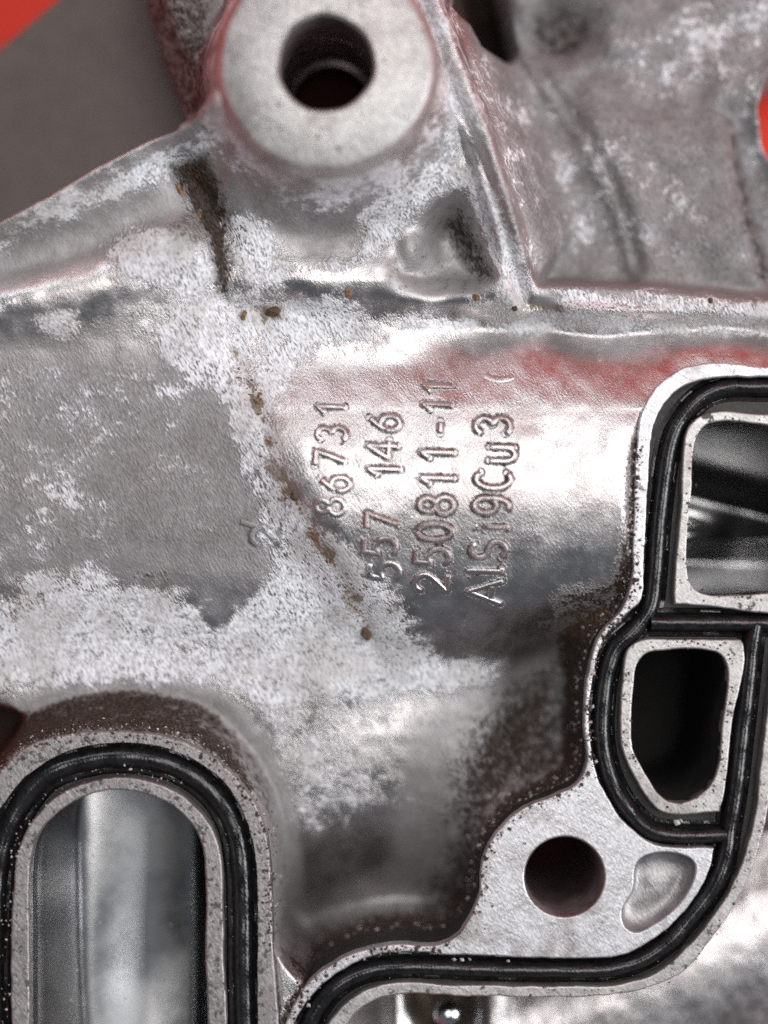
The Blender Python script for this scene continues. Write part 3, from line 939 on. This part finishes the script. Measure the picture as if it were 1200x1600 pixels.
film = blob([
    (0.85, 60, [(-160, 550), (330, 540), (400, 640), (450, 800), (420, 900), (-160, 900)]),
    (0.7, 16, [(-160, 440), (0, 375), (160, 310), (270, 280), (300, 320), (250, 370), (140, 410), (-160, 500)]),
    (1.0, 40, [(690, -160), (1360, -160), (1360, 470), (860, 470), (790, 300)]),
    (0.85, 30, [(170, -160), (380, -160), (350, 40), (360, 180), (300, 240), (250, 240)]),
    (0.8, 30, [(360, 230), (420, 270), (512, 290), (620, 270), (700, 180), (720, 280), (600, 390), (480, 400), (380, 340)]),
    (0.6, 30, [(-160, 430), (0, 345), (300, 190), (360, 250), (200, 350), (-160, 480)]),
    (0.7, 40, [(640, 1120), (760, 1060), (880, 1010), (920, 1100), (900, 1230), (760, 1300), (720, 1480), (440, 1490), (450, 1430), (600, 1400)]),
    (0.12, 40, [(400, 1060), (700, 1090), (680, 1300), (430, 1470)]),
    (0.6, 10, pocket),  # dulls and darkens the pocket, standing for its dark reflection
    (0.08, 30, [(515, 1800), (545, 1570), (1000, 1535), (1180, 1300), (1180, 1010), (1500, 1005), (1500, 1800)]),
    (0.8, 20, [(0, 1180), (80, 1100), (200, 1080), (330, 1110), (420, 1240), (440, 1480), (420, 1480), (390, 1240), (300, 1160), (150, 1140)]),
])
film = np.maximum(film, 0.85 * ss(45, 5, np.abs(dft)) * (dfo > -5) * (Y < 1500))
coarse = np.where(reg_low, 0, coarse)
# ---- mesh
keep = np.ones((NY - 1, NX - 1), bool)
Zc = (Z[:-1, :-1] + Z[1:, :-1] + Z[:-1, 1:] + Z[1:, 1:]) / 4
Xc, Yc = X[:-1, :-1] + STEP / 2, Y[:-1, :-1] + STEP / 2
keep &= ~((Zc < -455) & (Xc > -146) & (Xc < 1344) & (Yc > -146) & (Yc < 1744))
keep &= np.hypot(Xc - BOSS_C[0], Yc - BOSS_C[1]) > BOSS_R - 22
keep &= dfl[:-1, :-1] > -16
keep &= ~(dfo[:-1, :-1] < -14)
jj, ii = np.nonzero(keep)
a = jj * NX + ii
quads = np.stack([a, a + NX, a + NX + 1, a + 1], 1)
used = np.zeros(NX * NY, bool)
used[quads.ravel()] = True
remap = np.cumsum(used) - 1
quads = remap[quads]
xv, yv, zv = X.ravel()[used], Y.ravel()[used], Z.ravel()[used]
co = np.stack([(xv - CX) * S, (CY - yv) * S, (zv + ZT) * S], 1).astype(np.float32)
me = bpy.data.meshes.new('casting_body')
me.vertices.add(len(co))
me.vertices.foreach_set('co', co.ravel())
me.loops.add(quads.size)
me.loops.foreach_set('vertex_index', quads.ravel().astype(np.int32))
me.polygons.add(len(quads))
me.polygons.foreach_set('loop_start', np.arange(0, quads.size, 4, dtype=np.int32))
me.polygons.foreach_set('use_smooth', np.ones(len(quads), bool))
me.update(calc_edges=True)
for nm, arr in (('corrosion', corr), ('grime_shade', grime_shade), ('rust', rust), ('coarse', coarse), ('film', film)):
    at = me.attributes.new(nm, 'FLOAT', 'POINT')
    at.data.foreach_set('value', arr.ravel()[used].astype(np.float32))
me.validate()
body = link('casting_body', me, M_CAST, housing, None)
tag(body, 'central casting of two rolled pipes under a white corrosion crust')

# ---- lower plate under the upper left edge
pl = warp([(-250, 274), (-2, 76), (90, -1), (250, -129), (420, -129), (420, 330), (-250, 560)], -330)
plate_o = plate('lower_plate', [smooth_path(pl, True, 40, 5)], -330, -380, 3, M_PLATE, housing)
tag(plate_o, 'flat dull grey plate below the upper left edge')

# ---- bolt boss
def lathe(name, c, prof_, mat, parent, n=96, jitter=0.0):
    v, f = [], []
    k = len(prof_)
    for i in range(n):
        a = 2 * math.pi * i / n
        for (r, z) in prof_:
            rr = r + jitter * math.sin(3 * a + 1) + jitter * .6 * math.sin(7 * a)
            v.append(P(c[0] + rr * math.cos(a), c[1] + rr * math.sin(a), z))
    for i in range(n):
        for j in range(k - 1):
            q = (i * k + j, ((i + 1) % n) * k + j, ((i + 1) % n) * k + j + 1, i * k + j + 1)
            f.append(q)
    return from_lists(name, v, f, mat, parent, 40)


boss = lathe('bolt_boss', BOSS_C, [(BOSS_R + 9, Z_BOSS - 34), (BOSS_R + 4, Z_BOSS - 14), (BOSS_R - 2, Z_BOSS - 4), (BOSS_R - 8, Z_BOSS), (BOSS_H + 5, Z_BOSS), (BOSS_H, Z_BOSS - 6)], M_BOSS, housing, 128, 1.0)
bore = lathe('bore', BOSS_C, [(BOSS_H, Z_BOSS - 6), (BOSS_H, -60), (BOSS_H - 1, -120), (BOSS_H + 3, -188), (BOSS_H + 9, -205), (BOSS_H + 9, -300)], M_BORE, boss)
lathe('bore_ring', BOSS_C, [(BOSS_H + 3, -180), (BOSS_H - 7, -186), (BOSS_H - 8, -196), (BOSS_H + 9, -200)], M_STEEL, boss)

lathe('bore_shade', BOSS_C, [(BOSS_H + 12, -300), (40, -302), (0.5, -300)], M_HOLESHADE, boss)  # added dark disc across the through bore, stands for shade

# ---- port flange on the right
bolt_hole = circle(BOLT_C, BOLT_R)
flange = plate('port_flange', [flange_outline, port1_in * 1.0, port2_in, circle(BOLT_C, BOLT_R + 1), smooth_path(recess, True, 8)], -32, -150, 2, M_GROOVE, housing)
tag(flange, 'machined sealing flange around the two ports at the right')
plate('sealing_face', [rough_edge(land_a, 1.3, 3), bolt_hole, recess], 0, -31.5, 2.5, M_LAND, flange)
plate('outer_rim', [rough_edge(land_b, 1.3, 5)], 0, -31.5, 2.5, M_RIM, flange)
plate('port_rim', [rough_edge(port1_out, .7, 7), rough_edge(port1_in, .6, 8)], 0, -31.5, 2.5, M_RIM, flange)
plate('port_rim', [rough_edge(port2_out, .7, 9), rough_edge(port2_in, .6, 10)], 0, -31.5, 2.5, M_RIM, flange)
lathe('bolt_hole', BOLT_C, [(BOLT_R + 1.5, -1), (BOLT_R - 2, -8), (BOLT_R - 3, -140), (BOLT_R - 3, -462)], M_BORE, flange)
lathe('hole_shade', BOLT_C, [(BOLT_R, -458), (30, -460), (0.5, -458)], M_HOLESHADE, flange)  # added dark disc across the bolt hole, stands for shade


def shrink(poly, f, c=None):
    c = poly.mean(0) if c is None else np.array(c)
    return c + (poly - c) * f


M_POCK = mat_simple('dull_recess_metal', (0.25, 0.235, 0.24), (0.44, 0.42, 0.42), 0.75, 0.46, 26, 1.0)
loft('cast_recess', [(shrink(recess, 1.01), -2), (shrink(recess, 0.985), -10), (shrink(recess, 0.94), -19), (shrink(recess, 0.84), -26), (shrink(recess, 0.64), -29), (shrink(recess, 0.40), -27), (shrink(recess, 0.15), -24)],
     M_POCK, flange, cap=True)

# passages behind the ports
def passage(name, poly, zs, mat, parent, cap):
    return loft(name, [(shrink(poly, f), z) for f, z in zs], mat, parent, cap=cap)


passage('port_passage', port2_in, [(1.0, -10), (0.99, -150), (0.97, -440)], M_BLACK, flange, True)
passage('port_wall', port1_in, [(1.0, -10), (1.01, -150), (1.03, -330)], M_BLACK, flange, False)


def floor_patch(name, x0, x1, y0, y1, fn, mat, parent, st=5):
    xs = np.arange(x0, x1 + st, st)
    ys = np.arange(y0, y1 + st, st)
    v = [P(x, y, fn(x, y)) for y in ys for x in xs]
    n = len(xs)
    f = [(j * n + i, (j + 1) * n + i, (j + 1) * n + i + 1, j * n + i + 1) for j in range(len(ys) - 1) for i in range(n - 1)]
    return from_lists(name, v, f, mat, parent, 60)


def f_port1(x, y):
    yy = y - 0.25 * (x - 1080)
    z = -235 + 44 * math.exp(-((yy - 765) / 26) ** 2) - 70 * float(ss(800, 690, yy))
    z += 60 * math.exp(-((y - 838) / 30) ** 2) * float(ss(1200, 1090, x)) - 45 * math.exp(-((y - 866) / 10) ** 2)
    z -= 0.10 * (x - 1080)
    return z


floor_patch('passage_floor', 1050, 1320, 640, 950, f_port1, M_SMOOTH, flange)

# ---- oval port on the left
oval = plate('oval_port', [smooth_path(rim_out_s, True, 6), smooth_path(oval_in_s, True, 6)], -32, -80, 2, M_GROOVE, housing)
tag(oval, 'raised oval port with a double rim at the lower left')
plate('outer_rim', [rough_edge(rim_out_s, 1.2, 11), rough_edge(gl_out_s, 1.0, 12)], 0, -31.5, 3, M_RIMD, oval)
plate('port_rim', [rough_edge(oval_out_s, 1.0, 13), rough_edge(oval_in_s, .8, 14)], 2, -31.5, 3, M_RIMD, oval)
loft('port_wall', [(oval_in_s, -10), (shrink(oval_in_s, 1.0), -70), (shrink(oval_in_s, 1.02), -150), (shrink(oval_in_s, 1.05), -330)], M_SMOOTH, oval)


def f_oval(x, y):
    u = x - 110 - 0.02 * (y - 1400) - 0.00035 * max(0.0, y - 1430) ** 2 * 0.4
    z = -86 - 0.20 * max(0.0, math.sqrt(u * u + 260) + u) / 2 - 0.0005 * max(0.0, u) ** 2 - 0.95 * max(0.0, (math.sqrt(u * u + 260) - u) / 2)
    dd = (y - 1452) + 0.62 * (x - 190)          # diagonal fold
    z -= 14 * float(ss(-170, 120, dd)) * float(ss(100, 220, x))
    z += 14 * float(ss(90, 330, dd)) * float(ss(112, 200, x))
    z -= 60 * float(ss(286, 325, x))
    return z


floor_patch('passage_floor', -10, 360, 1200, 1730, f_oval, M_SMOOTH, oval)

def stroke_mesh(paths, wid=4.3, hgt=4.0):
    v, f = [], []
    pr = [(-wid, -2.2), (-wid * .9, hgt * .30), (-wid * .66, hgt * .74), (-wid * .3, hgt), (wid * .3, hgt), (wid * .66, hgt * .74), (wid * .9, hgt * .30), (wid, -2.2)]
    for path in paths:
        path = smooth_path(path, False, 2.5, 50)
        n = len(path)
        b0 = len(v)
        for i in range(n):
            t = path[min(i + 1, n - 1)] - path[max(i - 1, 0)]
            t = t / max(np.linalg.norm(t), 1e-9)
            ext = 0
            for (o, h) in pr:
                x, y = path[i][0] - t[1] * o, path[i][1] + t[0] * o
                endf = 0.55 if i in (0, n - 1) else 1.0
                v.append(P(x, y, height(x, y) + (h * endf if h > 0 else h)))
        k = len(pr)
        for i in range(n - 1):
            for j in range(k - 1):
                a_ = b0 + i * k + j
                f.append((a_, a_ + 1, a_ + k + 1, a_ + k))
        f.append(tuple(b0 + j for j in range(k)))
        f.append(tuple(b0 + (n - 1) * k + j for j in reversed(range(k))))
    return v, f


for (ch, px, py, hh, ww, rel) in TXT:
    paths, wx, wy = glyph_paths(ch, px, py, hh, ww)
    v, f = stroke_mesh(paths, 5.6, rel * 1.4)
    nm = 'cast_digit' if ch.isdigit() else ('cast_letter' if ch.isalpha() else 'cast_mark')
    lo = from_lists(nm, v, f, M_CAST, body, 30)
    for an, grid, k_ in (('corrosion', corr, 0.85), ('film', film, 1.0), ('coarse', coarse, 0.3), ('rust', rust, 0.7)):
        at = lo.data.attributes.new(an, 'FLOAT', 'POINT')
        at.data.foreach_set('value', [float(near(grid, q[0] / S + CX, CY - q[1] / S)) * k_ for q in v])

# ------------------------------------------------------------------ gaskets
PROF = [(-23, -9), (-21, -7), (-16, -7), (-14, -4), (-13, 6), (-10.5, 15), (-6, 20.5), (0, 22.5), (6, 20.5), (10.5, 15), (13, 6), (14, -4), (16, -7), (21, -7), (23, -9)]
gk = empty('rubber_gasket', P(1040, 1130, -18))
tag(gk, 'black rubber gasket with raised bead in the groove around the right ports', 'gasket', 'rubber gaskets')


def strip(name, pts, parent, z0, prof_=PROF, wav=0.8):
    path = smooth_path(pts, False, 4, 70)
    s = np.arange(len(path))
    path = path + np.stack([np.sin(s * .11) * wav, np.cos(s * .083 + 1) * wav], 1)
    v, f = [], []
    sweep(v, f, path, prof_, z0)
    k = len(prof_)
    rr = random.Random(len(path))
    ph = [rr.random() * 6.28 for _ in range(4)]
    for i in range(len(path)):
        lift = (0.9 * math.sin(i * .19 + ph[0]) + 0.7 * math.sin(i * .47 + ph[1]) ) * S
        for j in range(k):
            q = v[i * k + j]
            e = 0.18 * S
            v[i * k + j] = (q[0] + rr.uniform(-e, e), q[1] + rr.uniform(-e, e), q[2] + (lift if 2 < j < k - 3 else 0) + rr.uniform(-e, e))
    return from_lists(name, v, f, M_RUB, parent, 60)


strip('gasket_loop', [(1345, 605), (1198, 605), (1137, 605), (1106, 615), (1076, 641), (1056, 672), (1047, 705), (1038, 773), (1030, 837), (1025, 900), (1018, 950), (995, 984), (966, 1013), (951, 1051), (944, 1095), (942, 1140), (949, 1190), (967, 1240), (996, 1282), (1022, 1302), (1056, 1308), (1137, 1307)], gk, -24)
strip('gasket_leg', [(1184, 975), (1179, 1000), (1166, 1129), (1153, 1230), (1142, 1298), (1135, 1348), (1117, 1391), (1083, 1434), (1046, 1474), (1005, 1502), (960, 1516), (867, 1520), (733, 1516), (650, 1513), (600, 1516), (560, 1526), (523, 1548), (494, 1583), (478, 1625), (470, 1700)], gk, -23.2)
strip('gasket_divider', [(1018, 973), (1060, 974), (1174, 975), (1345, 972)], gk, -22.4)

gk2 = empty('rubber_gasket', P(190, 1400, -18))
tag(gk2, 'black rubber gasket seated around the oval port at the lower left', 'gasket', 'rubber gaskets')
mid = [(-10, 1720), (-11, 1400), (2, 1320), (30, 1258), (70, 1212), (138, 1189), (195, 1185), (255, 1195), (305, 1219), (343, 1254), (367, 1300), (376, 1360), (378, 1420), (380, 1500), (381, 1600), (381, 1720)]
PROF2 = [(-27, -12), (-25, -4), (-21, -3), (-17, -2), (-15, 3), (-11, 9), (-6, 12.5), (0, 13.5), (6, 12.5), (11, 9), (15, 3), (17, -2), (21, -3), (25, -4), (28, -12)]
strip('gasket_loop', mid, gk2, -20, PROF2)

# ------------------------------------------------------------------ steel ball in the oily recess
def ball(c, r, z, mat, name):
    v, f = [], []
    n, k = 28, 16
    for j in range(k + 1):
        th = math.pi * j / k
        for i in range(n):
            a_ = 2 * math.pi * i / n
            v.append(P(c[0] + r * math.sin(th) * math.cos(a_), c[1] + r * math.sin(th) * math.sin(a_), z + r * math.cos(th)))
    for j in range(k):
        for i in range(n):
            f.append((j * n + i, j * n + (i + 1) % n, (j + 1) * n + (i + 1) % n, (j + 1) * n + i))
    return from_lists(name, v, f, mat, None, 180)


bc = warp([(700, 1585)], -170)[0]
tag(ball(bc, 25, -180, M_STEEL, 'steel_ball'), 'polished steel ball sitting in the oily brown recess at the bottom edge', 'ball')


# ------------------------------------------------------------------ crumbs of dirt lying on the casting
def crumb_mesh(r, seed, sx=1.0, sy=1.0):
    rr = random.Random(seed)
    v, f = [], []
    n, k = 8, 5
    for j in range(k + 1):
        th = math.pi * j / k
        for i in range(n):
            a_ = 2 * math.pi * i / n
            q = r * (0.75 + 0.5 * rr.random())
            v.append((q * sx * math.sin(th) * math.cos(a_) * S, q * sy * math.sin(th) * math.sin(a_) * S, q * 0.6 * math.cos(th) * S))
    for j in range(k):
        for i in range(n):
            f.append((j * n + i, j * n + (i + 1) % n, (j + 1) * n + (i + 1) % n, (j + 1) * n + i))
    return v, f


CR = [
    (544, 458, 6.5, .75, 1.5, 0.35, M_CRUMB, 'rust brown flake beside the shiny strip under the bolt boss'),
    (428, 488, 9.5, 1.3, .9, 0.2, M_CRUMBD, 'largest brown dirt crumb, where the seam begins below the boss'),
    (381, 494, 6.0, .7, 1.6, -0.3, M_CRUMB, 'slim orange brown crumb left of the largest dirt crumb'),
    (744, 465, 6.5, 1.1, .9, 0.0, M_CRUMB, 'round ochre crumb just below the dark triangular pocket'),
    (804, 482, 5.0, .9, 1.2, 0.4, M_CRUMBD, 'dark crumb near the foot of the diagonal rib'),
    (281, 298, 6.0, .6, 1.7, 0.45, M_CRUMB, 'orange splinter in the grimy valley left of the boss'),
    (311, 336, 4.5, .9, 1.2, 0.3, M_CRUMB, 'small tan crumb lower in the grimy valley left of the boss'),
    (460, 776, 7.0, .9, 1.2, 0.3, M_CRUMBD, 'dark brown crumb halfway down the brown seam'),
    (572, 990, 8.5, .9, 1.4, 0.1, M_CRUMBD, 'black brown crumb at the lower end of the brown seam'),
    (1110, 470, 4.5, .8, 1.2, 0.3, M_CRUMBD, 'tiny dark crumb on the white ledge at the right'),
]
for i, (px, py, r, sx, sy, rz, mat, lab) in enumerate(CR):
    zz = height(px, py)
    wx, wy = warp([(px, py)], zz)[0]
    zz = height(wx, wy)
    v, f = crumb_mesh(r, 100 + i, sx, sy)
    o = from_lists('dirt_crumb', v, f, mat, None, 30)
    o.location = P(wx, wy, zz + r * .30)
    o.rotation_euler = (0.2, 0.1, rz)
    tag(o, lab, 'dirt', 'crumbs of dirt on the casting')


# ------------------------------------------------------------------ grit
def grit(name, items, mat, label):
    """items: (x, y, z, r)"""
    v, f = [], []
    for (x, y, z, r) in items:
        b = len(v)
        an = random.random() * 6.28
        sq = .5 + random.random() * .6
        for (dx, dy, dz) in ((1, 0, 0), (0, 1, 0), (-1, 0, 0), (0, -1, 0), (0, 0, .8), (0, 0, -.8)):
            k = r * (0.7 + random.random() * .6)
            ex, ey = dx * k, dy * k * sq
            v.append(P(x + ex * math.cos(an) - ey * math.sin(an), y + ex * math.sin(an) + ey * math.cos(an), z + dz * k))
        for i in range(4):
            f.append((b + i, b + (i + 1) % 4, b + 4))
            f.append((b + (i + 1) % 4, b + i, b + 5))
    o = from_lists(name, v, f, mat, None, None)
    return tag(o, label, 'grit', None, 'stuff')


def along(path, n, spread, z, rmin=.8, rmax=2.6, fn=None):
    path = np.asarray(path)
    out = []
    for _ in range(n):
        i = random.randrange(len(path) - 1)
        t = random.random()
        p = path[i] * (1 - t) + path[i + 1] * t
        x, y = p[0] + random.gauss(0, spread), p[1] + random.gauss(0, spread)
        r = rmin + (rmax - rmin) * random.random() ** 3
        zz = height(x, y) if z is None else z
        out.append((x, y, zz + r * .3, r))
    return out


body_edge = smooth_path(outer_edge[6:29], False, 6)
oval_edge = smooth_path(rim_out[3:15], False, 6)
items = []
items += [(x, y, (0 if near(dfl, x, y) < 0 else height(x, y)) + r * .3, r) for (x, y, z, r) in along(body_edge, 900, 7, 0, .8, 3.8)]
items += [(x, y, (-1 if near(dfo, x, y) < 0 else height(x, y)) + r * .3, r) for (x, y, z, r) in along(oval_edge, 420, 8, 0, .8, 2.8)]
items += along(smooth_path(mid, False, 6), 260, 13, -19, .8, 2.6)
items += along(smooth_path(oval_out[:8], False, 6), 160, 9, 1, .8, 2.8)
loop_path = smooth_path([(1137, 605), (1076, 641), (1047, 705), (1030, 837), (1018, 950), (951, 1051), (942, 1140), (967, 1240), (1022, 1302), (1137, 1307)], False, 6)
items += along(loop_path, 160, 12, -22, .7, 1.9)
leg_path = smooth_path([(1179, 1000), (1153, 1230), (1117, 1391), (1046, 1474), (960, 1516), (733, 1516), (560, 1526), (494, 1583)], False, 6)
items += along(leg_path, 200, 12, -22, .7, 1.9)
items += [(710, 1502, -14, 4.5), (722, 1503, -14, 5), (735, 1502, -14, 3.5), (795, 1505, -14, 4), (1014, 1288, -12, 4.5), (1060, 1287, -12, 6), (1066, 1284, -12, 4)]
for _ in range(150):
    x, y = 60 + 260 * random.random(), 1300 + 300 * random.random()
    items.append((x, y, f_oval(x, y), .9 + 1.6 * random.random() ** 3))
grit('pale_grit', items, M_GRIT, 'pale metal grit sprinkled along the rims and gaskets')
items = []
items += [(x, y, 1, r) for (x, y, z, r) in along(port1_in[::1], 120, 4, 0, 1, 3.0)]
items += [(x, y, 1, r) for (x, y, z, r) in along(smooth_path(shrink(port2_in, 1.09), False, 6), 130, 4, 0, 1, 2.6)]
items += [(x, y, 1, r) for (x, y, z, r) in along(smooth_path(low_outer[4:13], False, 6), 60, 4, 0, .9, 2.6)]
items += [(x, y, (0 if near(dfl, x, y) < 0 else height(x, y)) + r * .3, r) for (x, y, z, r) in along(body_edge, 1100, 7, 0, .8, 4.4)]
items += [(x, y, (0 if near(dfo, x, y) < 0 else height(x, y)) + r * .3, r) for (x, y, z, r) in along(oval_edge, 650, 8, 0, .8, 3.8)]
grit('dark_grit', items, M_GRITD, 'dark oily grit clinging to the port rims and flange edge')

items = []
for (x, y, z, r) in along(smooth_path(seam[1:7], False, 6), 420, 6.5, None, 0.6, 3.4):
    if vnoise(np.array([x]), np.array([y]), 22, 77)[0] > -0.12:
        wx, wy = x, y
        items.append((x, y, height(x, y) + r * .2, r))
grit('seam_deposit', items, M_CRUMB, 'brown dirt deposit following the diagonal seam across the casting')
